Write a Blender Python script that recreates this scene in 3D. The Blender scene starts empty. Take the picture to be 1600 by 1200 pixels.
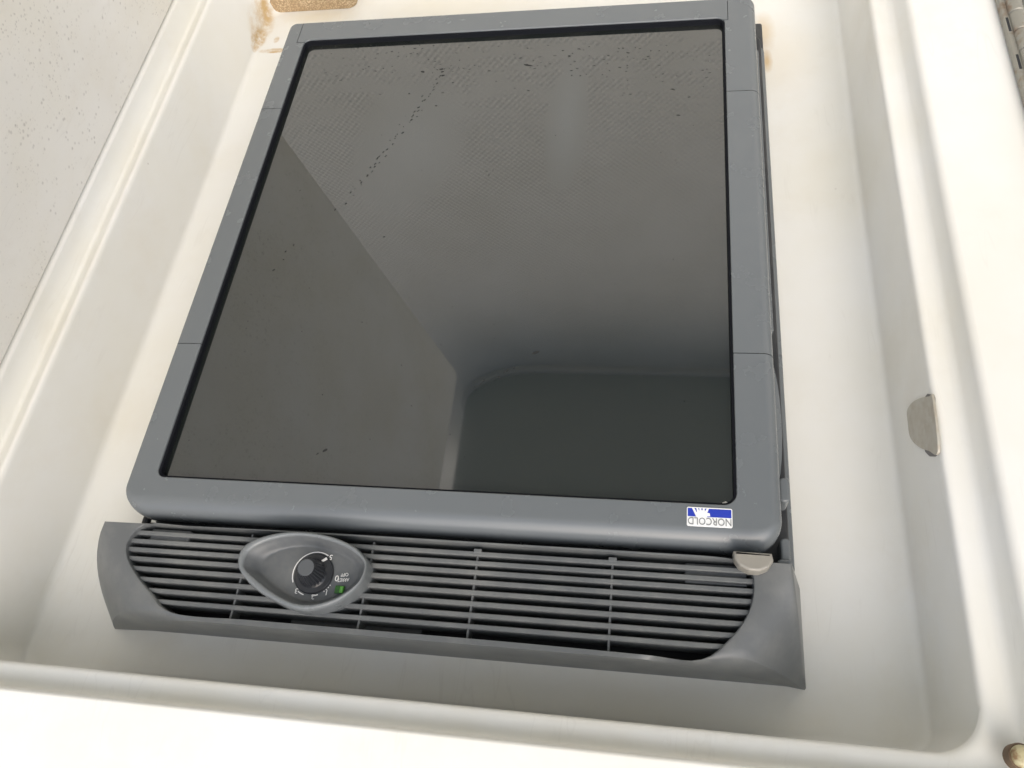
import bpy, bmesh, math, random
from mathutils import Vector, Matrix
random.seed(7)
S = bpy.context.scene
COL = S.collection
# ---------------------------------------------------------------- frame of reference
# The photograph was taken with the camera upside down.  Everything is drafted in a "panel" frame:
# x to the right in the picture, y up in the picture (= world down), z out of the panel.
FLOOR_Y = 1.05                                     # panel y of the cockpit floor
def w(p): return Vector((-p[0], -p[2], FLOOR_Y - p[1]))
def wd(d): return Vector((-d[0], -d[2], -d[1]))
# ---------------------------------------------------------------- camera
CAM_C = (0.30131, -0.16086, 0.42215)
CAM_R = ((0.98376336, -0.02503188, 0.1777162), (0.10774415, 0.87429846, -0.47327941), (-0.14352993, 0.48474282, 0.86279983))
cd = bpy.data.cameras.new('camera'); cam = bpy.data.objects.new('camera', cd); COL.objects.link(cam)
ax = [wd([CAM_R[r][c] for r in range(3)]) for c in range(3)]
m = Matrix.Identity(4)
for c in range(3):
    for r in range(3): m[r][c] = ax[c][r]
m.translation = w(CAM_C)
cam.matrix_world = m
cd.sensor_width = 36; cd.lens = 1258.9/1600*36; cd.clip_start = .01; cd.clip_end = 500
S.camera = cam
F = 1258.9
def un(px, py, z=0.0):                              # a point of the photograph on the panel plane at height z
    u, v = (px-800)/F, -(py-600)/F
    d = [CAM_R[r][0]*u + CAM_R[r][1]*v - CAM_R[r][2] for r in range(3)]
    t = (z-CAM_C[2])/d[2]
    return (CAM_C[0]+d[0]*t, CAM_C[1]+d[1]*t)
# ---------------------------------------------------------------- world, sun, exposure
SUN_EL, SUN_AZ = 57, 202                             # soft light from in front of the console; azimuth measured from +Y (behind it) towards +X
wo = bpy.data.worlds.new('World'); S.world = wo; wo.use_nodes = True
nt = wo.node_tree; bg = nt.nodes['Background']
sky = nt.nodes.new('ShaderNodeTexSky'); sky.sky_type = 'NISHITA'; sky.sun_disc = False
sky.sun_elevation = math.radians(SUN_EL); sky.sun_rotation = math.radians(SUN_AZ)
sky.air_density = 1.0; sky.dust_density = 5.0
nt.links.new(sky.outputs[0], bg.inputs[0]); bg.inputs[1].default_value = .10
ld = bpy.data.lights.new('sun', 'SUN'); ld.energy = 1.3; ld.angle = math.radians(70); ld.color = (1, .99, .96)
sun = bpy.data.objects.new('sun', ld); COL.objects.link(sun)
sv = Vector((math.sin(math.radians(SUN_AZ))*math.cos(math.radians(SUN_EL)), math.cos(math.radians(SUN_AZ))*math.cos(math.radians(SUN_EL)), math.sin(math.radians(SUN_EL))))
sun.rotation_euler = sv.to_track_quat('Z', 'Y').to_euler()
sun.location = sv*5
S.view_settings.view_transform = 'Standard'; S.view_settings.look = 'None'; S.view_settings.gamma = 1
S.view_settings.exposure = .78
# ---------------------------------------------------------------- materials
def mat(name, col, rough=.5, spec=.5, metal=0, coat=0):
    m = bpy.data.materials.new(name); m.use_nodes = True
    b = m.node_tree.nodes['Principled BSDF']
    b.inputs['Base Color'].default_value = (*col, 1); b.inputs['Roughness'].default_value = rough
    b.inputs['Specular IOR Level'].default_value = spec; b.inputs['Metallic'].default_value = metal
    b.inputs['Coat Weight'].default_value = coat
    return m
class N:                                            # small node-graph helper
    def __init__(s, m): s.t = m.node_tree; s.b = s.t.nodes['Principled BSDF']
    def n(s, typ, **kw):
        x = s.t.nodes.new(typ)
        for k, v in kw.items(): setattr(x, k, v)
        return x
    def l(s, a, b): s.t.links.new(a, b)
    def pos(s): return s.n('ShaderNodeNewGeometry').outputs['Position']
    def noise(s, scale, detail=3, rough=.55, vec=None):
        x = s.n('ShaderNodeTexNoise'); x.inputs['Scale'].default_value = scale; x.inputs['Detail'].default_value = detail; x.inputs['Roughness'].default_value = rough
        s.l(vec if vec else s.pos(), x.inputs['Vector']); return x.outputs['Fac']
    def ramp(s, fac, a, b, c0=(0,0,0,1), c1=(1,1,1,1)):
        x = s.n('ShaderNodeValToRGB'); e = x.color_ramp.elements
        e[0].position = a; e[0].color = c0; e[1].position = b; e[1].color = c1
        s.l(fac, x.inputs[0]); return x.outputs[0]
    def math(s, op, a, b=None, clamp=False):
        x = s.n('ShaderNodeMath', operation=op, use_clamp=clamp)
        for i, v in enumerate((a, b)):
            if v is None: continue
            if isinstance(v, (int, float)): x.inputs[i].default_value = v
            else: s.l(v, x.inputs[i])
        return x.outputs[0]
    def mix(s, fac, a, b):
        x = s.n('ShaderNodeMix', data_type='RGBA')
        for i, v in ((0, fac), (6, a), (7, b)):
            if isinstance(v, (int, float)): x.inputs[i].default_value = v
            elif isinstance(v, tuple): x.inputs[i].default_value = v
            else: s.l(v, x.inputs[i])
        return x.outputs[2]
    def bump(s, h, strength, dist=.001):
        x = s.n('ShaderNodeBump'); x.inputs['Strength'].default_value = strength; x.inputs['Distance'].default_value = dist
        s.l(h, x.inputs['Height']); s.l(x.outputs[0], s.b.inputs['Normal'])
    def blob(s, p, r, soft, squash=(1,1,1), wob=0.0):  # 1 inside a soft blob round panel point p
        v = s.n('ShaderNodeVectorMath', operation='SUBTRACT'); s.l(s.pos(), v.inputs[0]); v.inputs[1].default_value = w(p)
        k = s.n('ShaderNodeVectorMath', operation='MULTIPLY'); s.l(v.outputs[0], k.inputs[0]); k.inputs[1].default_value = (1/squash[0], 1/squash[2], 1/squash[1])
        L = s.n('ShaderNodeVectorMath', operation='LENGTH'); s.l(k.outputs[0], L.inputs[0])
        d = L.outputs['Value']
        if wob: d = s.math('ADD', d, s.math('MULTIPLY', s.math('SUBTRACT', s.noise(140, 4), .5), wob))
        mr = s.n('ShaderNodeMapRange'); s.l(d, mr.inputs[0]); mr.inputs[1].default_value = r; mr.inputs[2].default_value = r+soft
        mr.inputs[3].default_value = 1; mr.inputs[4].default_value = 0
        return mr.outputs[0]
def gelcoat(name, col, mildew=False, stains=False, rough=.34):
    m = mat(name, col, rough); g = N(m)
    c = g.mix(g.ramp(g.noise(9, 4), .35, .75), (*col, 1), (col[0]*.95, col[1]*.93, col[2]*.87, 1))
    # fine specks of dirt
    v = g.n('ShaderNodeTexVoronoi'); v.inputs['Scale'].default_value = 62; g.l(g.pos(), v.inputs['Vector'])
    sp = g.math('MULTIPLY', g.ramp(v.outputs['Distance'], .03, .07, (1,1,1,1), (0,0,0,1)), g.ramp(g.noise(23, 2), .58, .66))
    c = g.mix(g.math('MULTIPLY', sp, .45), c, (.22, .19, .15, 1))
    # hairline scuffs, each patch of them running its own way
    for sc, rz, th in ((34, .5, .018), (27, 2.0, .014), (45, 1.2, .02)):
        mpn = g.n('ShaderNodeMapping'); mpn.inputs['Rotation'].default_value = (.3, rz, .2); mpn.inputs['Scale'].default_value = (1, 1, .12); g.l(g.pos(), mpn.inputs['Vector'])
        nz = g.noise(sc*2.2, 2, .5, mpn.outputs[0])
        ln = g.ramp(g.math('ABSOLUTE', g.math('SUBTRACT', nz, .5)), 0, th, (1,1,1,1), (0,0,0,1))
        ln = g.math('MULTIPLY', ln, g.ramp(g.noise(sc*.5, 2), .60, .68))
        c = g.mix(g.math('MULTIPLY', ln, .08), c, (.36, .33, .28, 1))
    # faint yellowed and grimy patches
    c = g.mix(g.math('MULTIPLY', g.ramp(g.noise(15, 5, .7), .52, .74), .16), c, (.62, .55, .42, 1))
    if mildew:
        for sc, th, a, big in ((210, .19, .36, 7), (380, .23, .32, 9), (120, .11, .42, 5)):
            v = g.n('ShaderNodeTexVoronoi'); v.inputs['Scale'].default_value = sc; g.l(g.pos(), v.inputs['Vector'])
            sp = g.math('MULTIPLY', g.ramp(v.outputs['Distance'], th*.6, th*1.6, (1,1,1,1), (0,0,0,1)), g.ramp(g.noise(big, 4, .7), .46, .57))
            sp = g.math('MULTIPLY', sp, g.ramp(g.noise(sc*.6, 1), .46, .56))
            c = g.mix(g.math('MULTIPLY', sp, a), c, (.20, .17, .15, 1))
        c = g.mix(g.math('MULTIPLY', g.ramp(g.noise(5.5, 3), .5, .72), .2), c, (.62, .57, .48, 1))
    if stains:
        n = g.noise(120, 5, .7); n2 = g.ramp(g.noise(300, 3), .35, .6)
        def st(p, r, soft, sq, amt, colr, wob=.01, brk=None):
            nonlocal c
            f = g.math('MULTIPLY', g.blob(p, r, soft, sq, wob), amt)
            if brk: f = g.math('MULTIPLY', f, g.ramp(n, .32, .58))
            c = g.mix(f, c, colr)
        for (px, py, rx, ry, am) in ((421, 28, .005, .020, .6), (409, 62, .0045, .014, .8), (428, 79, .016, .0035, .7), (414, 45, .009, .028, .4), (403, 72, .0022, .012, .9), (436, 81, .014, .0014, .9), (424, 20, .003, .016, .8), (432, 62, .003, .005, .6)):
            x, y = un(px, py, -.05); st((x, y, -.05), .6, .5, (rx, ry, .03), am*.95, (.50, .32, .11, 1), .5, True)
        x, y = un(500, 27, -.05); st((x, y, -.05), .3, .9, (.035, .012, .03), .35, (.66, .52, .26, 1), .5)
        x, y = un(1198, 95, -.05); st((x, y, -.05), .25, .8, (.005, .015, .03), .8, (.54, .35, .13, 1), .35)
        x, y = un(1193, 50, -.05); st((x, y, -.05), .3, .9, (.009, .024, .03), .55, (.58, .42, .22, 1), .35)
        x, y = un(1215, 90, -.05); st((x, y, -.05), .2, 1.0, (.03, .05, .03), .22, (.70, .58, .38, 1), .4)
        x, y = un(700, 12, -.05); st((x, y, -.05), .2, 1.0, (.2, .03, .03), .25, (.74, .64, .44, 1), .3)
    g.l(c, g.b.inputs['Base Color'])
    r = g.ramp(g.noise(30, 3), .3, .8, (rough*.85,)*3+(1,), (rough*1.5,)*3+(1,)); g.l(r, g.b.inputs['Roughness'])
    g.bump(g.noise(7, 2), .25, .004)
    return m
def plastic(name, col, rough, dust=.2, grain=.12):
    m = mat(name, col, rough); g = N(m)
    f = g.math('MULTIPLY', g.ramp(g.noise(26, 5, .65), .42, .75), dust)
    c = g.mix(f, (*col, 1), (.30, .30, .275, 1))
    v = g.n('ShaderNodeTexVoronoi'); v.inputs['Scale'].default_value = 150; g.l(g.pos(), v.inputs['Vector'])
    sp = g.math('MULTIPLY', g.ramp(v.outputs['Distance'], .03, .08, (1,1,1,1), (0,0,0,1)), g.ramp(g.noise(60, 2), .6, .68))
    c = g.mix(g.math('MULTIPLY', sp, .5), c, (.42, .41, .37, 1))
    g.l(c, g.b.inputs['Base Color'])
    g.l(g.ramp(g.noise(45, 4), .3, .75, (rough*.96,)*3+(1,), (min(1, rough*1.1),)*3+(1,)), g.b.inputs['Roughness'])
    return m
WHITE = (.79, .79, .757)
M_gel = gelcoat('console_gelcoat', WHITE, stains=True)
M_lid = gelcoat('lid_gelcoat', (.86, .845, .80), mildew=True, rough=.5)
M_hatch = gelcoat('hatch_gelcoat', (.78, .77, .73))
M_grey = plastic('grey_plastic', (.136, .150, .158), .26, dust=.03, grain=.03)  # blue tint in the base colour stands in for reflected sky
M_grille = plastic('grille_plastic', (.120, .128, .131), .34, dust=.38, grain=.05)
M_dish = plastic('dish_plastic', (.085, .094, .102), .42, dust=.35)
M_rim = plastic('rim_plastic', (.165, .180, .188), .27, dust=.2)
M_dark = plastic('dark_plastic', (.02, .022, .026), .5, dust=.12)
M_gasket = mat('black_gasket', (.006, .007, .010), .8, spec=.15)
M_black = mat('void_black', (.025, .027, .03), .8)
M_white_ink = mat('white_print', (.75, .75, .73), .5)
M_label = mat('label_white', (.82, .83, .82), .3)
M_blue = mat('label_blue', (.022, .045, .40), .3)
M_greyink = mat('label_grey', (.24, .25, .25), .4)
M_green = mat('green_lens', (.10, .34, .05), .25)
M_greend = mat('green_lens_dark', (.02, .10, .015), .3)
M_knob = mat('knob_black', (.022, .024, .028), .28)
M_knobtop = mat('knob_cap', (.085, .092, .098), .5)
M_nub = mat('nub_white', (.8, .77, .72), .3)
M_tab = mat('frosted_tab', (.40, .38, .33), .32)
M_tab.node_tree.nodes['Principled BSDF'].inputs['Transmission Weight'].default_value = .35
M_speck = mat('dirt', (.012, .013, .012), .8)
M_slot = mat('slot_grey', (.17, .16, .155), .6)
# stainless steel, dulled by salt
M_steel = mat('dull_steel', (.60, .58, .52), .45, metal=.2); g = N(M_steel)
g.l(g.mix(g.ramp(g.noise(160, 4), .4, .7), (.46, .44, .38, 1), (.40, .36, .29, 1)), g.b.inputs['Base Color'])
g.l(g.ramp(g.noise(260, 3), .3, .7, (.4,)*3+(1,), (.55,)*3+(1,)), g.b.inputs['Roughness'])
M_hinge = mat('hinge_steel', (.36, .35, .31), .5, metal=.35); g = N(M_hinge)
rs = g.ramp(g.noise(120, 4), .55, .72)
g.l(g.mix(rs, (.30, .29, .25, 1), (.22, .16, .11, 1)), g.b.inputs['Base Color'])
# tan foam pad with a fine weave
M_pad = mat('tan_pad', (.36, .26, .16), .9); g = N(M_pad)
wv = g.n('ShaderNodeTexVoronoi'); wv.inputs['Scale'].default_value = 620; g.l(g.pos(), wv.inputs['Vector'])
g.l(g.mix(g.ramp(wv.outputs['Distance'], .25, .6), g.mix(g.ramp(g.noise(60, 4), .4, .65), (.62, .48, .31, 1), (.46, .32, .18, 1)), (.36, .26, .15, 1)), g.b.inputs['Base Color'])
g.bump(wv.outputs['Distance'], .6, .001)
M_cap = mat('tan_cap', (.42, .36, .20), .45); g = N(M_cap)
g.l(g.mix(g.ramp(g.noise(220, 3), .5, .65), (.46, .41, .24, 1), (.24, .15, .07, 1)), g.b.inputs['Base Color'])
M_caprim = mat('rusty_rim', (.15, .10, .06), .7)
# smoked acrylic door panel: nearly black, polished, filmed with dust
ZG_ = -.0055
M_glass = mat('smoked_acrylic', (.035, .037, .034), .03, spec=.5); g = N(M_glass)
tc = g.pos()
mp = g.n('ShaderNodeMapping'); mp.inputs['Scale'].default_value = (9, 1, 30); g.l(tc, mp.inputs['Vector'])
sm = g.ramp(g.noise(2.2, 6, .7, mp.outputs[0]), .45, .8)
xyz = g.n('ShaderNodeSeparateXYZ'); g.l(tc, xyz.inputs[0])
low = g.n('ShaderNodeMapRange'); g.l(xyz.outputs[2], low.inputs[0]); low.inputs[1].default_value = FLOOR_Y-.29; low.inputs[2].default_value = FLOOR_Y-.39; low.inputs[3].default_value = .12; low.inputs[4].default_value = 1
hz = g.math('MULTIPLY', g.blob((*un(885, 190, ZG_), ZG_), .1, .9, (.017, .075, .05), .3), .5)
hz2 = g.math('MULTIPLY', g.blob((*un(640, 215, ZG_), ZG_), .1, .9, (.05, .08, .05), .5), .35)
hz = g.math('ADD', hz, hz2, True)
wp = g.n('ShaderNodeMapping'); wp.inputs['Rotation'].default_value = (0, .6, 0); wp.inputs['Scale'].default_value = (60, 1, 5); g.l(tc, wp.inputs['Vector'])
wipe = g.ramp(g.noise(1.6, 5, .65, wp.outputs[0]), .5, .8)
film = g.mix(g.math('MULTIPLY', sm, low.outputs[0]), (.012, .0150, .0138, 1), (.036, .036, .032, 1))
film = g.mix(g.math('MULTIPLY', wipe, .25), film, (.03, .031, .03, 1))
g.l(g.mix(hz, film, (.045, .055, .06, 1)), g.b.inputs['Base Color'])
g.l(g.math('ADD', g.math('MULTIPLY', g.math('MULTIPLY', sm, low.outputs[0]), .12), g.math('ADD', g.math('MULTIPLY', hz, .16), .03)), g.b.inputs['Roughness'])
g.b.inputs['IOR'].default_value = 2.1
# cockpit floor: white non-skid
M_floor = mat('nonskid', (.70, .68, .61), .6); g = N(M_floor)
xyz = g.n('ShaderNodeSeparateXYZ'); g.l(g.pos(), xyz.inputs[0])
K = 2*math.pi/.013
h = g.math('MULTIPLY', g.math('SINE', g.math('MULTIPLY', xyz.outputs[0], K)), g.math('SINE', g.math('MULTIPLY', xyz.outputs[1], K)))
g.bump(h, .65, .004)
g.l(g.mix(g.ramp(g.noise(4, 5), .35, .7), (.83, .81, .735, 1), (.76, .735, .65, 1)), g.b.inputs['Base Color'])
M_seat = mat('seat_vinyl', (.34, .36, .33), .5)
g = N(M_seat); g.bump(g.noise(300, 3), .3, .001)
M_trim = mat('seat_trim', (.60, .58, .52), .5)
# ---------------------------------------------------------------- mesh helpers (panel coordinates in, world out)
def link(name, verts, faces, material, parent=None, base=None, smooth=35, flat=False):
    """verts in panel coordinates; the object's origin is the parent's base, or its own base point"""
    if parent is not None: o_w = Vector(parent['_b'])
    else: o_w = w(base) if base else Vector((0, 0, 0))
    me = bpy.data.meshes.new(name)
    me.from_pydata([w(v)-o_w for v in verts], [], faces)
    bm = bmesh.new(); bm.from_mesh(me); bmesh.ops.remove_doubles(bm, verts=bm.verts, dist=1e-6)
    bmesh.ops.recalc_face_normals(bm, faces=bm.faces); bm.to_mesh(me); bm.free()
    for p in me.polygons: p.use_smooth = not flat
    if not flat: me.set_sharp_from_angle(angle=math.radians(smooth))
    me.materials.append(material)
    o = bpy.data.objects.new(name, me); COL.objects.link(o)
    if not flat:
        wn = o.modifiers.new('normals', 'WEIGHTED_NORMAL'); wn.keep_sharp = True; wn.weight = 90
    o['_b'] = tuple(o_w)
    if parent is None: o.location = o_w
    else: o.parent = parent
    return o
def thing(name, label, cat, base, group=None):
    o = bpy.data.objects.new(name, None); COL.objects.link(o); o.location = w(base); o['_b'] = tuple(w(base)); o.empty_display_size = .05
    return tag(o, label, cat, group)
def tag(o, label, cat, group=None):
    o['label'] = label; o['category'] = cat
    if group: o['group'] = group
    return o
def rrect(x0, x1, y0, y1, r, n=8):
    """rounded rectangle, counter-clockwise, with outward normals; r may be 4 radii (x0y0, x1y0, x1y1, x0y1)"""
    rr = (r,)*4 if isinstance(r, (int, float)) else r
    pts = []
    for (cx, cy, a0, q) in ((x0+rr[0], y0+rr[0], 180, rr[0]), (x1-rr[1], y0+rr[1], 270, rr[1]), (x1-rr[2], y1-rr[2], 0, rr[2]), (x0+rr[3], y1-rr[3], 90, rr[3])):
        for k in range(n+1):
            a = math.radians(a0+90*k/n); pts.append((cx+q*math.cos(a), cy+q*math.sin(a), math.cos(a), math.sin(a)))
    return pts
def loft(rings, cap0=False, cap1=False):
    n = len(rings[0]); V = [p for r in rings for p in r]; Fc = []
    for i in range(len(rings)-1):
        for k in range(n):
            a, b = i*n+k, i*n+(k+1) % n; Fc.append((a, b, b+n, a+n))
    if cap0: Fc.append(tuple(reversed(range(n))))
    if cap1: Fc.append(tuple(range((len(rings)-1)*n, len(rings)*n)))
    return V, Fc
def slab(outline, z0, z1, bev=.0006, seg=3):
    """extruded outline of (x, y[, nx, ny]) between z0 and z1 with a rounded front edge"""
    n = len(outline)
    if len(outline[0]) == 2:
        o2 = []
        for i in range(n):
            a, b = outline[i-1], outline[(i+1) % n]; tx, ty = b[0]-a[0], b[1]-a[1]; L = math.hypot(tx, ty) or 1
            o2.append((*outline[i], ty/L, -tx/L))
        area = sum(outline[i-1][0]*outline[i][1]-outline[i][0]*outline[i-1][1] for i in range(n))
        if area < 0: o2 = [(x, y, -a, -b) for x, y, a, b in o2]
        outline = o2
    R = [[(x, y, z0) for x, y, a, b in outline]]
    for k in range(seg+1):
        t = math.pi/2*k/seg; i = bev*(1-math.cos(t)); z = z1-bev*(1-math.sin(t))
        R.append([(x-a*i, y-b*i, z) for x, y, a, b in outline])
    return loft(R, True, True)
def box(x0, x1, y0, y1, z0, z1, bev=.0006, r=None):
    return slab(rrect(x0, x1, y0, y1, r if r else bev, 3), z0, z1, bev)
def join(parts):
    V, Fc = [], []
    for v, f in parts:
        o = len(V); V += v; Fc += [tuple(i+o for i in q) for q in f]
    return V, Fc
def tube(path, rad, n=10):
    R = []
    for i, p in enumerate(path):
        a, b = Vector(path[max(0, i-1)]), Vector(path[min(len(path)-1, i+1)]); d = (b-a).normalized()
        u = d.orthogonal().normalized() if i == 0 else (R_u - d*R_u.dot(d)).normalized()
        R_u = u; v = d.cross(u); q = rad[i] if isinstance(rad, (list, tuple)) else rad
        R.append([tuple(Vector(p)+u*q*math.cos(2*math.pi*k/n)+v*q*math.sin(2*math.pi*k/n)) for k in range(n)])
    return loft(R, True, True)
def resample(pts, n, start=None):
    """closed smooth curve through pts, n samples equally spaced"""
    m_ = len(pts); dense = []
    for i in range(m_):
        p0, p1, p2, p3 = [pts[(i+j-1) % m_] for j in range(4)]
        for k in range(20):
            t = k/20
            dense.append(tuple(.5*((2*p1[c])+(-p0[c]+p2[c])*t+(2*p0[c]-5*p1[c]+4*p2[c]-p3[c])*t*t+(-p0[c]+3*p1[c]-3*p2[c]+p3[c])*t**3) for c in (0, 1)))
    return even(dense, n)
def even(poly, n):
    L = [0]; m_ = len(poly)
    for i in range(m_):
        a, b = poly[i], poly[(i+1) % m_]; L.append(L[-1]+math.hypot(b[0]-a[0], b[1]-a[1]))
    out = []; i = 0
    for k in range(n):
        d = L[-1]*k/n
        while L[i+1] < d: i += 1
        t = (d-L[i])/max(1e-12, L[i+1]-L[i]); a, b = poly[i], poly[(i+1) % m_]
        out.append((a[0]+(b[0]-a[0])*t, a[1]+(b[1]-a[1])*t))
    return out
def text(name, s, cx, cy, height, z, material, parent, width=None, rot=0, thick=.00015, slant=0, zf=None):
    """raised print, upright in the world (so upside down in the panel frame), centred on (cx, cy)"""
    cu = bpy.data.curves.new(name, 'FONT'); cu.body = s; cu.size = 1; cu.resolution_u = 3; cu.extrude = .02
    tmp = bpy.data.objects.new(name, cu); COL.objects.link(tmp)
    dg = bpy.context.evaluated_depsgraph_get(); me = bpy.data.meshes.new_from_object(tmp.evaluated_get(dg))
    bpy.data.objects.remove(tmp); bpy.data.curves.remove(cu)
    xs = [v.co.x for v in me.vertices]; ys = [v.co.y for v in me.vertices]
    sx = sy = height/(max(ys)-min(ys))
    if width: sx = width/(max(xs)-min(xs))
    mx, my = (max(xs)+min(xs))/2, (max(ys)+min(ys))/2
    ca, sa = math.cos(rot), math.sin(rot); V = []
    for v in me.vertices:
        gx, gy = (v.co.x-mx)*sx, (v.co.y-my)*sy; gx += slant*gy
        gx, gy = gx*ca-gy*sa, gx*sa+gy*ca
        V.append((cx-gx, cy-gy, (zf(cx-gx, cy-gy) if zf else z)+(thick if v.co.z > 0 else 0)))
    fc = [tuple(p.vertices) for p in me.polygons]
    bpy.data.meshes.remove(me)
    return link(name, V, fc, material, parent, flat=True)
# ================================================================ the setting
# ---- console front with its moulded recess: floor, wall, rabbet, outer face, shoulder rolling back at the top
def bend(y): t = max(0, -.110-y); return -.18*t*t/(t+.006)
prof = [  # left, right, near (picture bottom), far (picture top), z
    (-.066, .428, -.094, .505, -.0500),
    (-.082, .4430, -.110, .524, -.0500),
    (-.0935, .4460, -.1150, .531, .0150),
    (-.1085, .4600, -.1275, .546, .0135),
    (-.1120, .4655, -.1290, .550, .0290),
    (-.150, .500, -.150, .600, .0300)]
fil = [0, .005, .005, .004, .004, 0]
P5 = []
for i, p in enumerate(prof):
    if not fil[i]: P5.append(p); continue
    def toward(q):
        d = math.sqrt((q[1]-p[1])**2+(q[4]-p[4])**2+1e-12); dl = math.sqrt((q[0]-p[0])**2+(q[4]-p[4])**2+1e-12)
        t = min(.48, fil[i]/max(d, dl)); return [p[c]+(q[c]-p[c])*t for c in range(5)]
    a, b = toward(prof[i-1]), toward(prof[i+1])
    for k in range(7):
        t = k/6; P5.append(tuple((1-t)**2*a[c]+2*t*(1-t)*p[c]+t*t*b[c] for c in range(5)))
P5 += [(-.25, .60, -.17, .70, .03), (-.60, .90, -.20, .90, .03), (-.75, 1.10, -.26, 1.05, .03), (-.75, 1.10, -.26, 1.05, -.45)]
rings = []
for i, (x0, x1, y0, y1, z) in enumerate(P5):
    g_ = max(0, -.082-x0); r = .040+min(.05, g_)
    q = min(.012, x1-x0) if i < 9 else .012+min(.01, g_)
    rings.append([(x, y, z+bend(y)-(.55*max(0, min(.0145, -.0945-x)) if i < 30 and z < .02 else 0)) for x, y, a, b in rrect(x0, x1, y0, y1, (q, q, r, r), 14)])
# finer long edges so that the shoulder bends smoothly
V, Fc = loft(rings, True, False)
con = link('console_wall', V, Fc, M_gel, base=(.175, FLOOR_Y, 0), smooth=50); con['kind'] = 'structure'
# ---- cockpit floor
fl = link('floor', *box(-2.2, 2.4, FLOOR_Y, FLOOR_Y+.03, -.4, 4.0, .002), M_floor, base=(0, FLOOR_Y, 1)); fl['kind'] = 'structure'
# ================================================================ refrigerator
FR = thing('refrigerator', 'grey built-in boat refrigerator with smoked black door panel and slatted vent', 'refrigerator', (.175, .42, -.05))
GW, GH, ZG = .345, .398, -.0055
# ---- cabinet flange behind the door
fo = rrect(-.012, .3790, -.03, .408, .008, 6)
link('flange', *slab(fo, -.0505, -.034, .003), M_grey, FR)
link('seal', *slab(rrect(-.010, .3752, -.024, .41, .008, 6), -.034, -.026, .002), M_dark, FR)
# ---- door
DO = link('door', *slab(rrect(-.012, .361, -.014, .412, .01, 6), -.0265, ZG-.0035, .001), M_gasket, FR)
out = rrect(-.0188, .3685, -.0228, .4215, (.017, .017, .007, .007), 12)
inn = rrect(0, GW, 0, GH, (.0055, .0075, .006, .006), 12)
def rad(a, b): return .0035*max(0, -a)**2+.0065*max(0, a)**2+.0115*max(0, -b)**2+.003*max(0, b)**2
R = [[(x-a*.002, y-b*.002, -.026) for x, y, a, b in out]]
R.append([(x, y, -rad(a, b)-.004) for x, y, a, b in out])
for k in range(9):
    t = math.pi/2*k/8
    R.append([(x-a*rad(a, b)*(1-math.cos(t)), y-b*rad(a, b)*(1-math.sin(math.pi/2-t)) if False else y-b*rad(a, b)*(1-math.cos(t)), -rad(a, b)*(1-math.sin(t))) for x, y, a, b in out])
for k in range(4):
    t = math.pi/2*k/3
    R.append([(x+a*.0008*(1-math.sin(t)), y+b*.0008*(1-math.sin(t)), -.0008*(1-math.cos(t))) for x, y, a, b in inn])
R.append([(x, y, ZG-.003) for x, y, a, b in inn])
fv, ff = loft(R)
def cut_piece(name, *cutsets):
    """union of the frame regions kept on the positive side of each set of (point, normal) cuts, in panel coordinates"""
    P = []
    for cuts in cutsets:
        bm = bmesh.new(); vs = [bm.verts.new(v) for v in fv]
        for q in ff: bm.faces.new([vs[i] for i in q])
        for p, nrm in cuts:
            bmesh.ops.bisect_plane(bm, geom=bm.verts[:]+bm.edges[:]+bm.faces[:], plane_co=p, plane_no=nrm, clear_inner=True, dist=1e-7)
        bm.verts.index_update()
        P.append(([tuple(v.co) for v in bm.verts], [tuple(v.index for v in q.verts) for q in bm.faces])); bm.free()
    return link(name, *join(P), M_grey, DO, smooth=40)
s1, s2, gp, ty = .3165, .0955, .00022, .3945
up, dn = (0, 1, 0), (0, -1, 0)
cut_piece('lower_frame', [((0, s2-gp, 0), dn)])
for sgn in (-1, 1): cut_piece('side_rail', [((0, s2+gp, 0), up), ((0, s1-gp, 0), dn), ((GW/2, 0, 0), (sgn, 0, 0))])
tl, tr = -.0062, .3475
cut_piece('corner_rail', [((0, s1+gp, 0), up), ((0, ty, 0), dn), ((GW/2, 0, 0), (-1, 0, 0))], [((0, ty, 0), up), ((tl-gp, 0, 0), (-1, 0, 0))])
cut_piece('corner_rail', [((0, s1+gp, 0), up), ((0, ty, 0), dn), ((GW/2, 0, 0), (1, 0, 0))], [((0, ty, 0), up), ((tr+gp, 0, 0), (1, 0, 0))])
cut_piece('top_rail', [((0, ty+2*gp, 0), up), ((tl+gp, 0, 0), (1, 0, 0)), ((tr-gp, 0, 0), (-1, 0, 0))])
# black lining of the opening and the panel itself
lin = rrect(.0001, GW-.0001, .0001, GH-.0001, (.0055, .0075, .006, .006), 12)
link('gasket', *loft([[(x, y, ZG-.001) for x, y, a, b in lin], [(x, y, -.0012) for x, y, a, b in lin], [(x-a*.0012, y-b*.0012, -.0016) for x, y, a, b in lin], [(x-a*.0012, y-b*.0012, ZG-.001) for x, y, a, b in lin]]), M_gasket, DO)
link('door_panel', *slab(rrect(-.003, GW+.003, -.003, GH+.003, .006, 6), ZG-.0034, ZG, .0003), M_glass, DO)
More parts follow.
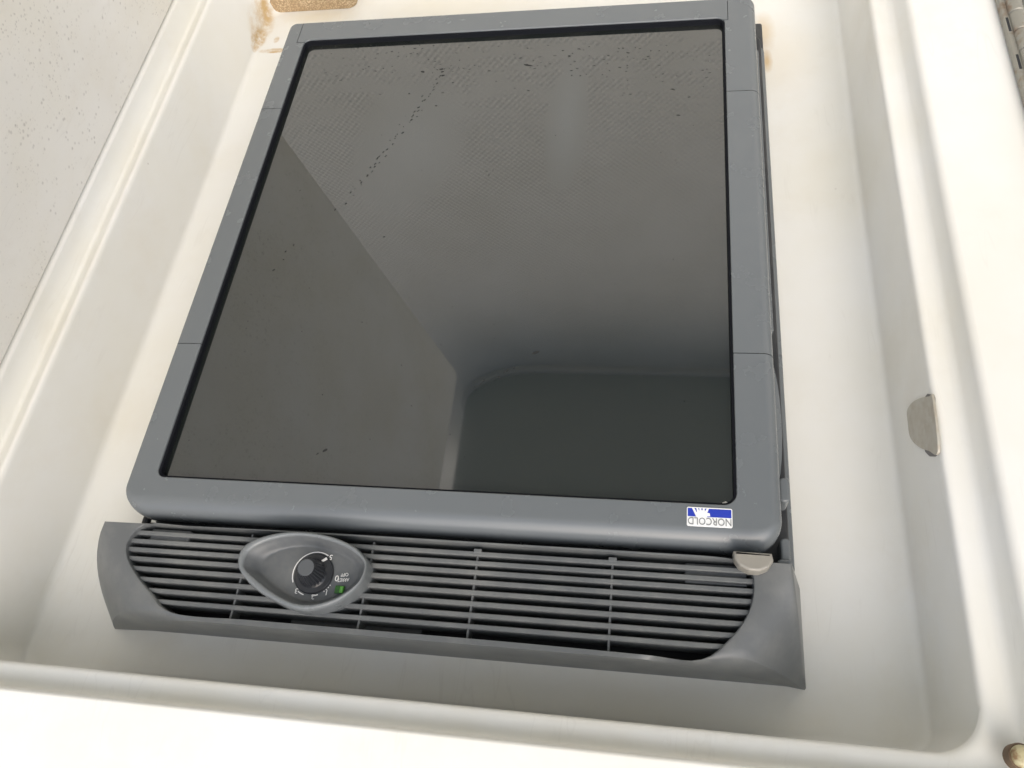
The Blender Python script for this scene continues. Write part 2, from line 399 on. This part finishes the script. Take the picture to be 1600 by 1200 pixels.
# dirt flecks on the panel, left by runs of water
def fleck(cx, cy, l, wd_, ang, n=7):
    pts = []
    for k in range(n):
        t = 2*math.pi*k/n; q = random.uniform(.7, 1.2)
        u, v = l*math.cos(t)*q, wd_*math.sin(t)*q
        pts.append((cx+u*math.cos(ang)-v*math.sin(ang), cy+u*math.sin(ang)+v*math.cos(ang)))
    return slab(pts, ZG+.00002, ZG+.0001, .00002, 1)
FK = []
def fpx(px, py, l, wd_, ang): x, y = un(px, py, ZG); FK.append(fleck(x, y, l, wd_, ang))
trails = [((705, 95), (640, 190), 26), ((660, 165), (600, 235), 10), ((640, 185), (545, 305), 16), ((600, 238), (530, 332), 14), ((470, 375), (425, 420), 5), ((735, 612), (805, 573), 9), ((775, 262), (755, 275), 3)]
for (a, b, n) in trails:
    for k in range(n):
        t = (k+random.random())/n; j = random.gauss(0, 3)
        if random.random() < .1: continue
        fpx(a[0]+(b[0]-a[0])*t+j, a[1]+(b[1]-a[1])*t+j*.6, random.uniform(.0005, .0013), random.uniform(.0003, .0006), .95+random.uniform(-.2, .2))
for (px, py, l, w_, a) in ((837, 551, .0024, .0010, .5), (508, 703, .0018, .0009, .6), (496, 709, .001, .0004, .6), (1060, 180, .0016, .0005, -.2), (825, 102, .004, .0008, -.25), (690, 108, .002, .0009, .2), (660, 112, .0022, .001, -.4), (692, 118, .0018, .0008, .3), (600, 370, .0012, .0006, .4), (1190-300, 88, .0016, .0005, .3)):
    fpx(px, py, l, w_, a)
for k in range(150):
    fpx(random.uniform(500, 1120), 70+abs(random.gauss(0, 38)), random.uniform(.0004, .0014), random.uniform(.0002, .0005), random.uniform(-.4, .4))
for k in range(60):
    y = random.uniform(80, 740); fpx(random.uniform(480-.34*(y-60)+20, 1120), y, random.uniform(.0002, .0005), random.uniform(.0002, .0004), random.uniform(0, 3))
fk = link('dirt_fleck', *join(FK), M_speck, DO, flat=True); fk['kind'] = 'stuff'
x, y = un(1133, 786, ZG); link('white_nub', *slab([(x-.0016, y), (x-.0004, y-.0008), (x+.001, y-.0007), (x+.0016, y+.0002), (x+.0003, y+.0008)], ZG, ZG+.0006, .0002), M_nub, DO)  # tiny raised white nub near the panel's corner
# ---- maker's label on the door
lx0, ly0 = un(1073, 821.5); lx1, ly1 = un(1144, 795.5)
LB = link('label', *slab(rrect(lx0, lx1, ly0, ly1, .0009, 5), -.0002, .0004, .0001), M_label, FR)
LW, LH = lx1-lx0, ly1-ly0
link('blue_band', *slab(rrect(lx0+.02*LW, lx1-.02*LW, ly0+.50*LH, ly1-.06*LH, .0003, 3), .0003, .00047, .00003), M_blue, LB)
def lpt(u, v): return (lx0+u*LW, ly0+v*LH)
rays = [((.20, .52), (.27, .52), (.155, .985), (.105, .985)), ((.24, .6), (.30, .6), (.245, .985), (.205, .985)), ((.28, .6), (.34, .6), (.315, .985), (.275, .985)), ((.33, .6), (.40, .6), (.395, .985), (.355, .985)), ((.36, .62), (.42, .56), (.50, .985), (.45, .985)), ((.40, .52), (.44, .72), (.505, .70), (.515, .54))]
body = [lpt(.325+.125*math.cos(2*math.pi*k/24), .60+.24*math.sin(2*math.pi*k/24)) for k in range(24)]
bz = [slab(body, .0003, .00054, .00003, 1)]+[slab([lpt(*q) for q in r_], .0003, .00056+.00001*i, .00003, 1) for i, r_ in enumerate(rays)]
link('burst_emblem', *join(bz), M_label, LB, flat=True)
text('lettering', 'NORCOLD', (lx0+lx1)/2, ly0+.26*LH, .38*LH, .00045, M_greyink, LB, width=.95*LW, thick=.0002)
# ---- vent grille
ZF = -.003
hole_px = [(197, 862), (203, 840), (231, 818), (300, 822), (500, 832), (800, 850), (1000, 862), (1130, 871), (1168, 884), (1178, 912), (1170, 955), (1140, 998), (1091, 1031), (1000, 1022), (800, 1003), (600, 986), (400, 969), (273, 958), (235, 925), (208, 890)]
# straight sides: even polygon with Catmull smoothing
hole = [un(px, py, ZF) for px, py in hole_px]
NH = 160
hole_s = resample(hole, NH)
GX0, GX1, GYT, GYB = -.0262, .3722, -.0292, -.0834
def dip(x, y):
    v = min(1, max(0, (-.029-y)/.054))
    uL = min(1, max(0, (.050-x)/.078)); uR = min(1, max(0, (x-.292)/.088))
    return .046*(max(uL, uR)**1.5)*v**1.7
outer = []
for i in range(60): outer.append((GX0+(GX1-GX0)*i/60, GYT))                       # top edge, left to right
for i in range(25):
    t = i/25; outer.append((GX1+.0105*t**1.3, GYT+(GYB-.0002-GYT)*t))
for i in range(60): outer.append((GX1+.0105+(-.0275-GX1-.0105)*i/60, GYB))
for i in range(25):
    t = i/25; outer.append((-.0275*(1-t)+GX0*t-.003*math.sin(math.pi*t), GYB+(GYT-GYB)*t))
# match outer samples to the hole by direction-scaled projection
def match(h):
    cx, cy = .173, -.0555
    dx, dy = (h[0]-cx)/.20, (h[1]-cy)/.027
    best, bp = 1e9, None
    a = math.atan2(dy, dx)
    for i in range(len(outer)):
        p, q = outer[i], outer[(i+1) % len(outer)]
        pa = ((p[0]-cx)/.20, (p[1]-cy)/.027); qa = ((q[0]-cx)/.20, (q[1]-cy)/.027)
        d = (math.cos(a), math.sin(a)); e = (qa[0]-pa[0], qa[1]-pa[1]); det = d[0]*-e[1]+e[0]*d[1]
        if abs(det) < 1e-12: continue
        t = (pa[0]*-e[1]+e[0]*pa[1])/det; s = (d[0]*pa[1]-d[1]*pa[0])/det
        if t > 0 and -1e-6 <= s <= 1+1e-6: return (p[0]+(q[0]-p[0])*s, p[1]+(q[1]-p[1])*s)
    return h
om = [match(h) for h in hole_s]
# snap the nearest samples onto the four corners
for c in (outer[0], outer[60], outer[85], outer[145]):
    i = min(range(NH), key=lambda k: (om[k][0]-c[0])**2+(om[k][1]-c[1])**2); om[i] = c
def L2(a, b, t): return (a[0]+(b[0]-a[0])*t, a[1]+(b[1]-a[1])*t)
R = []
R.append([(x, y, ZF-.015) for x, y in hole_s])
R.append([(x, y, ZF-.0012) for x, y in hole_s])
R.append([(*L2(h, o, .02), ZF-.0003) for h, o in zip(hole_s, om)])
for t in (.06, .15, .28, .42, .56, .7, .82, .9, .96):
    q = [L2(h, o, t) for h, o in zip(hole_s, om)]; R.append([(x, y, ZF-dip(x, y)*t**1.3-(0 if t < .95 else .0003)) for x, y in q])
R.append([(x, y, ZF-.0012-dip(x, y)) for x, y in om])
def base_pt(p):
    x = .3832 if p[0] > GX1-1e-5 else (-.0285 if p[0] < GX0+1e-5 else p[0]*1.0)
    return (x, max(GYB+.001, min(GYT, p[1])), -.0497)
R.append([base_pt(p) for p in om])
GR = link('vent_grille', *loft(R), M_grille, FR, smooth=32)
# dark space behind
link('grille_backing', *box(.001, .35, -.081, -.031, -.049, -.040, .0005), M_black, GR)
link('baffle_plate', *box(.098, .176, -.080, -.036, -.040, -.0235, .001), M_dish, GR)
link('baffle_plate', *box(.004, .030, -.040, -.0305, -.040, -.008, .001), M_dish, GR)
link('baffle_plate', *box(.318, .350, -.0415, -.0305, -.040, -.009, .001), M_dish, GR)
def span(yy):
    xs = []
    for i in range(NH):
        a, b = hole_s[i], hole_s[(i+1) % NH]
        if (a[1]-yy)*(b[1]-yy) < 0: xs.append(a[0]+(b[0]-a[0])*(yy-a[1])/(b[1]-a[1]))
    return (min(xs), max(xs)) if len(xs) >= 2 else None
for py in (864.5, 879, 893.5, 909, 925.5, 943, 961, 979):
    yy = un(745, py, -.005)[1]; sp = span(yy)
    tl_ = dip(sp[0], yy); tr_ = dip(sp[1], yy)
    R = []
    for k in range(25):                              # slats follow the face where it falls away at the ends
        x = sp[0]-.001+(sp[1]-sp[0]+.002)*k/24; zz = -.0055
        R.append([(x, yy-.0013, zz-.0145), (x, yy+.0013, zz-.0145), (x, yy+.0013, zz-.0005), (x, yy+.0009, zz), (x, yy-.0009, zz), (x, yy-.0013, zz-.0005)])
    link('slat', *loft(R, True, True), M_grille, GR)
for x in (.0695, .1444, .2055, .2799):
    link('rib', *box(x-.0006, x+.0006, -.0822, -.0305, -.0165, -.0072, .0003), M_grille, GR)
for x in (.2055, .2799):
    link('rib_tee', *box(x-.0022, x+.0022, -.0335, -.0312, -.0110, -.0052, .0003), M_grille, GR)
# ---- thermostat housing: raised egg-shaped rim, dished inside
def z3(p, z): return un(370+p[0]/7.27, 820+p[1]/7.27, z)
ZR = .0055
eo = resample([z3(p, ZR-.003) for p in ((20, 430), (60, 285), (200, 178), (500, 98), (800, 92), (1100, 145), (1350, 258), (1480, 400), (1492, 480), (1440, 650), (1300, 800), (1100, 920), (850, 985), (650, 965), (400, 855), (200, 720), (60, 560))], 96)
ei = resample([z3(p, ZR) for p in ((70, 430), (130, 290), (330, 180), (600, 122), (850, 130), (1100, 190), (1300, 285), (1415, 390), (1445, 480), (1380, 640), (1200, 780), (1000, 868), (800, 900), (600, 868), (380, 750), (200, 605), (95, 505))], 96)
ZD = -.0030
kc = z3((880, 560), ZD)
# align starting points
def roll(a, b):
    k = min(range(len(b)), key=lambda i: (b[i][0]-a[0][0])**2+(b[i][1]-a[0][1])**2); return b[k:]+b[:k]
ei = roll(eo, ei)
R = [[(*p, -.020) for p in eo], [(*p, ZR-.0030) for p in eo]]
for t, dz in ((.12, -.0012), (.3, -.0003), (.5, 0), (.75, -.0001), (.92, -.0007), (1, -.0016)): R.append([(*L2(a, b, t), ZR+dz) for a, b in zip(eo, ei)])
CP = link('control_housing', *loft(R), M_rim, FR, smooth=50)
def dprof(s):
    f = min(1, s/.2); f = f*f*(3-2*f); return (ZR-.0016)+(ZD-ZR+.0016)*(.18*min(1, s/.03)+.82*f)
def dish_z(x, y):
    a = math.atan2(y-kc[1], x-kc[0]); e = min(ei, key=lambda q: abs(math.remainder(math.atan2(q[1]-kc[1], q[0]-kc[0])-a, 2*math.pi)))
    return dprof(max(0, 1-math.hypot(x-kc[0], y-kc[1])/math.hypot(e[0]-kc[0], e[1]-kc[1])))+.0005
R = []
for k in range(41):
    s = k/40*.93; R.append([(*L2(b, kc, s), dprof(s)) for b in ei])
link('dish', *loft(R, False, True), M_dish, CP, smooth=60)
# knob: ribbed cone with a flat cap
def ring(r, z, amp=0, n=96): return [(kc[0]+(r+amp*(1 if (k//2) % 2 else 0))*math.cos(2*math.pi*k/n), kc[1]+(r+amp*(1 if (k//2) % 2 else 0))*math.sin(2*math.pi*k/n), z) for k in range(n)]
R = [ring(.0114, ZD-.001), ring(.0114, ZD+.0010), ring(.0108, ZD+.0016), ring(.0085, ZD+.0020), ring(.0078, ZD+.0026), ring(.0072, ZD+.0032, .0003), ring(.0050, ZD+.0120, .00035), ring(.0048, ZD+.0128, .0001)]
link('knob', *loft(R, False, True), M_knob, CP, smooth=25)
link('knob_cap', *loft([ring(.0046, ZD+.0126), ring(.0046, ZD+.0131), ring(.0043, ZD+.0133)], False, True), M_knobtop, CP)
def line(a, b, wid, z, h=.0002):
    (x0, y0), (x1, y1) = a, b; L = math.hypot(x1-x0, y1-y0); nx, ny = -(y1-y0)/L*wid/2, (x1-x0)/L*wid/2
    return slab([(x0+nx, y0+ny), (x1+nx, y1+ny), (x1-nx, y1-ny), (x0-nx, y0-ny)], z, z+h, .00003, 1)
link('pointer', *line(z3((965, 418), ZD+.002), z3((1025, 380), ZD+.002), .0013, ZD+.0012, .0012), M_white_ink, CP, flat=True)
def arc(a0, a1, r, n=14, wid=.0006):
    A = [math.radians(a0+(a1-a0)*k/n) for k in range(n+1)]; V = []; Fc = []
    for a in A:
        for q in (r-wid/2, r+wid/2):
            x, y = kc[0]+q*math.cos(a), kc[1]+q*math.sin(a); V.append((x, y, dish_z(x, y)+.0002))
    for k in range(n): Fc.append((2*k, 2*k+1, 2*k+3, 2*k+2))
    return V, Fc
RA = .0124
for a0, a1 in ((60, 207), (236, 255), (277, 294)): link('dial_arc', *arc(a0, a1, RA), M_white_ink, CP, flat=True)
for a in (310, 317, 324, 331): link('dial_dash', *arc(a, a+3, RA, 2, .0005), M_white_ink, CP, flat=True)
for s, p, h in (('5', (1066, 368), .0030), ('3', (674, 750), .0030), ('2', (862, 818), .0027), ('1', (1016, 768), .0029), ('0', (1134, 606), .0033)):
    x, y = z3(p, ZD+.001); text('numeral', s, x, y, h, 0, M_white_ink, CP, thick=.0002, zf=dish_z)
x, y = z3((1222, 566), ZD+.001); text('lettering', 'OFF', x, y, .0019, 0, M_white_ink, CP, width=.0044, rot=.18, thick=.0002, zf=dish_z)
x, y = z3((1215, 630), ZD); text('lettering', 'ARRET', x, y, .0019, 0, M_white_ink, CP, width=.0066, rot=.12, thick=.0002, zf=dish_z)
x0, y0 = z3((1110, 780), ZD); x1, y1 = z3((1235, 700), ZD)
link('indicator_window', *box(x0, x1, y0, y1, ZD-.0005, ZD+.0010, .0002), M_greend, CP)
link('indicator_lens', *box(x0+.0030, x1-.0004, y0+.0002, y1-.0004, ZD, ZD+.0018, .0004), M_green, CP)
# ---- small fittings round the door edge
pts = [un(px, py, .004) for px, py in ((1146, 861), (1206, 865), (1209, 876), (1201, 888), (1186, 893.5), (1170, 892), (1155, 884), (1147, 872))]
LT = link('latch_tab', *slab(even(pts, 60), -.0026, .005, .0016, 4), M_tab, FR, smooth=60); LT['label'] = 'frosted translucent half-round latch tab'
for (x0, x1, y0, y1, z0, z1, mt, r) in (
    (.3685, .3735, -.0255, -.0120, -.034, -.0135, M_grey, .002),          # knuckle below the door corner
    (.3660, .3735, -.0300, -.0245, -.034, -.0110, M_grey, .0022),
    (.3690, .3745, .0080, .0225, -.033, -.0120, M_grey, .0024)):           # curled catch
    link('hinge_knuckle', *slab(rrect(x0, x1, y0, y1, r, 5), z0, z1, .0015), mt, FR)
R = []
for k in range(13):                                                        # bowed lever along the door's edge
    t = k/12; y = .020+.095*t; q = .0042*math.sin(math.pi*min(1, t*1.15))**.6+.0006
    R.append([(.3688, y, -.034), (.3688+q, y, -.034), (.3688+q, y, -.020), (.3688, y, -.018)])
link('side_lever', *loft(R, True, True), M_grey, FR)
link('side_trim', *box(.3688, .3722, .125, .385, -.034, -.021, .001), M_grey, FR)
link('corner_bracket', *slab(rrect(.3600, .3790, .4060, .4390, .002, 4), -.0495, -.038, .002), M_dark, FR)
R0 = un(205, 803, -.03); link('hinge_plate', *box(-.009, .030, -.0305, -.0225, -.034, -.020, .002), M_dark, FR)
x, y = un(215, 806, -.02); link('hinge_pin', *tube([(x+.006, y-.004, -.022), (x+.006, y+.008, -.022)], .0026), M_dark, FR)
link('top_bracket', *box(.295, .345, -.0305, -.024, -.034, -.016, .001), M_dark, FR)
# ================================================================ things round the recess
# ---- opened lid of the recess, hinged along the left edge
hx, hz, ex, ez = -.1115, .0300, -.0075, .640
d = Vector((ex-hx, 0, ez-hz)); LL = d.length; d.normalize(); nn = Vector((-d.z, 0, d.x))     # nn points away from the recess
ol = rrect(0, LL, -.128, .444, .012, 10)
R = []
for off, ins in ((.0, .003), (.0010, .0008), (.003, 0), (.018, 0), (.0205, .002)):
    R.append([(hx+d.x*(x-a*ins)+nn.x*off, y-b*ins, hz+d.z*(x-a*ins)+nn.z*off) for x, y, a, b in ol])
lid = link('recess_lid', *loft(R, True, True), M_lid, base=(hx, .444, hz), smooth=40)
tag(lid, 'open off-white fibreglass lid speckled with mildew at left of refrigerator', 'lid')
# ---- neighbouring hatch and its piano hinge
hh = link('hatch_panel', *slab(rrect(.5345, .98, -.06, .62, .02, 8), .0302, .040, .004, 5), M_hatch, base=(.75, .62, .03))
tag(hh, 'plain white hatch panel beyond the knuckled hinge at the right edge', 'hatch')
PH = thing('piano_hinge', 'dull stainless piano hinge with slotted knuckles at the upper right', 'hinge', (.527, .56, .03))
link('leaf', *box(.5195, .5275, -.02, .58, .0303, .0350, .0010), M_hinge, PH)
KL = .0178
for i in range(33):
    y0 = -.018+i*KL
    o = i % 2
    R = []
    for yy, q in ((y0+.0002, .0041), (y0+.0008, .0048), (y0+KL-.0008, .0048), (y0+KL-.0002, .0041)):
        R.append([(.5275+q*math.cos(2*math.pi*k/18), yy, .0352+q*math.sin(2*math.pi*k/18)) for k in range(18)])
    link('knuckle', *loft(R, True, True), M_hinge, PH)
    if o: link('leaf_slot', *box(.5204, .5220, y0+.0022, y0+KL-.0022, .0347, .0352, .0002), M_black, PH)
# ---- half-round steel tab let into the recess's right wall
def onwall(px, py, x=.4448):
    u, v = (px-800)/F, -(py-600)/F
    dd = [CAM_R[r][0]*u+CAM_R[r][1]*v-CAM_R[r][2] for r in range(3)]; t = (x-CAM_C[0])/dd[0]
    return (CAM_C[1]+dd[1]*t, CAM_C[2]+dd[2]*t)
FT = thing('finger_latch', 'dull steel half-round latch tab in the right wall of the recess', 'latch', (.4448, .08, -.03))
def wallslab(pts, x0, x1, bev): 
    v, f = slab(pts, -x0, x1, bev); return [(.443+.003*(b-.006+.05)/.065-z, a, b-.006) for a, b, z in v], f
so = [onwall(px, py) for px, py in ((1452, 607), (1457, 608), (1469, 700), (1466, 706), (1457, 706), (1450, 698), (1444, 620))]
link('slot', *wallslab(even(so, 40), .002, .0004, .0002), M_slot, FT)
sp = [onwall(px, py, .443) for px, py in ((1451, 611), (1456, 613), (1465, 697), (1452, 697), (1437, 690), (1426, 676), (1422, 650), (1421, 634), (1427, 622), (1438, 614))]
link('tab', *wallslab(resample(sp, 60), 0, .0013, .0004), M_steel, FT)
# ---- tan pad jammed against the end wall
px0, px1 = un(413, 10, -.05)[0], un(557, 8, -.05)[0]
yb = un(480, 17.5, -.05)[1]
pad = link('foam_pad', *slab(rrect(px0, px1, yb, yb+.0165, (.010, .008, .002, .002), 8), -.0496, -.036, .003, 4), M_pad, base=((px0+px1)/2, yb+.0165, -.04))
tag(pad, 'tan woven foam pad wedged at the far end of the recess beside brown stains', 'pad')
# ---- stained round cap on the corner of the rim
cxp, cyp = un(1597, 1182, .028); zc = .0285+bend(cyp)
SC = thing('screw_cap', 'stained tan round screw cap at the lower right corner of the rim', 'screw cap', (cxp, cyp, zc))
def disc(r, z, n=28): return [(cxp+r*math.cos(2*math.pi*k/n), cyp+r*math.sin(2*math.pi*k/n), z) for k in range(n)]
link('collar', *loft([disc(.0054, zc-.006), disc(.0054, zc-.0012), disc(.0050, zc-.0004), disc(.0050, zc-.0003)], True, True), M_caprim, SC)
link('dome', *loft([disc(.0045, zc-.003), disc(.0045, zc+.0006), disc(.0039, zc+.0016), disc(.003, zc+.0023), disc(.001, zc+.0025)], True, True), M_cap, SC)
# ---- seat base on the far side of the cockpit, seen mirrored in the door panel
ST = thing('seat_base', 'dark rounded seat base reflected in the lower right of the door panel', 'seat', (.7, FLOOR_Y, 2.0))
so = rrect(-.335, 1.9, 1.66, 2.5, (.30, .1, .1, .1), 12)
def upslab(ol, ya, yb_, bev):
    v, f = slab(ol, -ya, -yb_, bev); return [(x, -zz, y) for x, y, zz in v], f
link('seat_box', *upslab(so, FLOOR_Y-.002, FLOOR_Y-.52, .03), M_seat, ST)
so2 = rrect(-.347, 1.912, 1.648, 2.512, (.312, .1, .1, .1), 12)
link('base_trim', *upslab(so2, FLOOR_Y-.001, FLOOR_Y-.022, .006), M_trim, ST)
for o in bpy.data.objects:
    if '_b' in o: del o['_b']
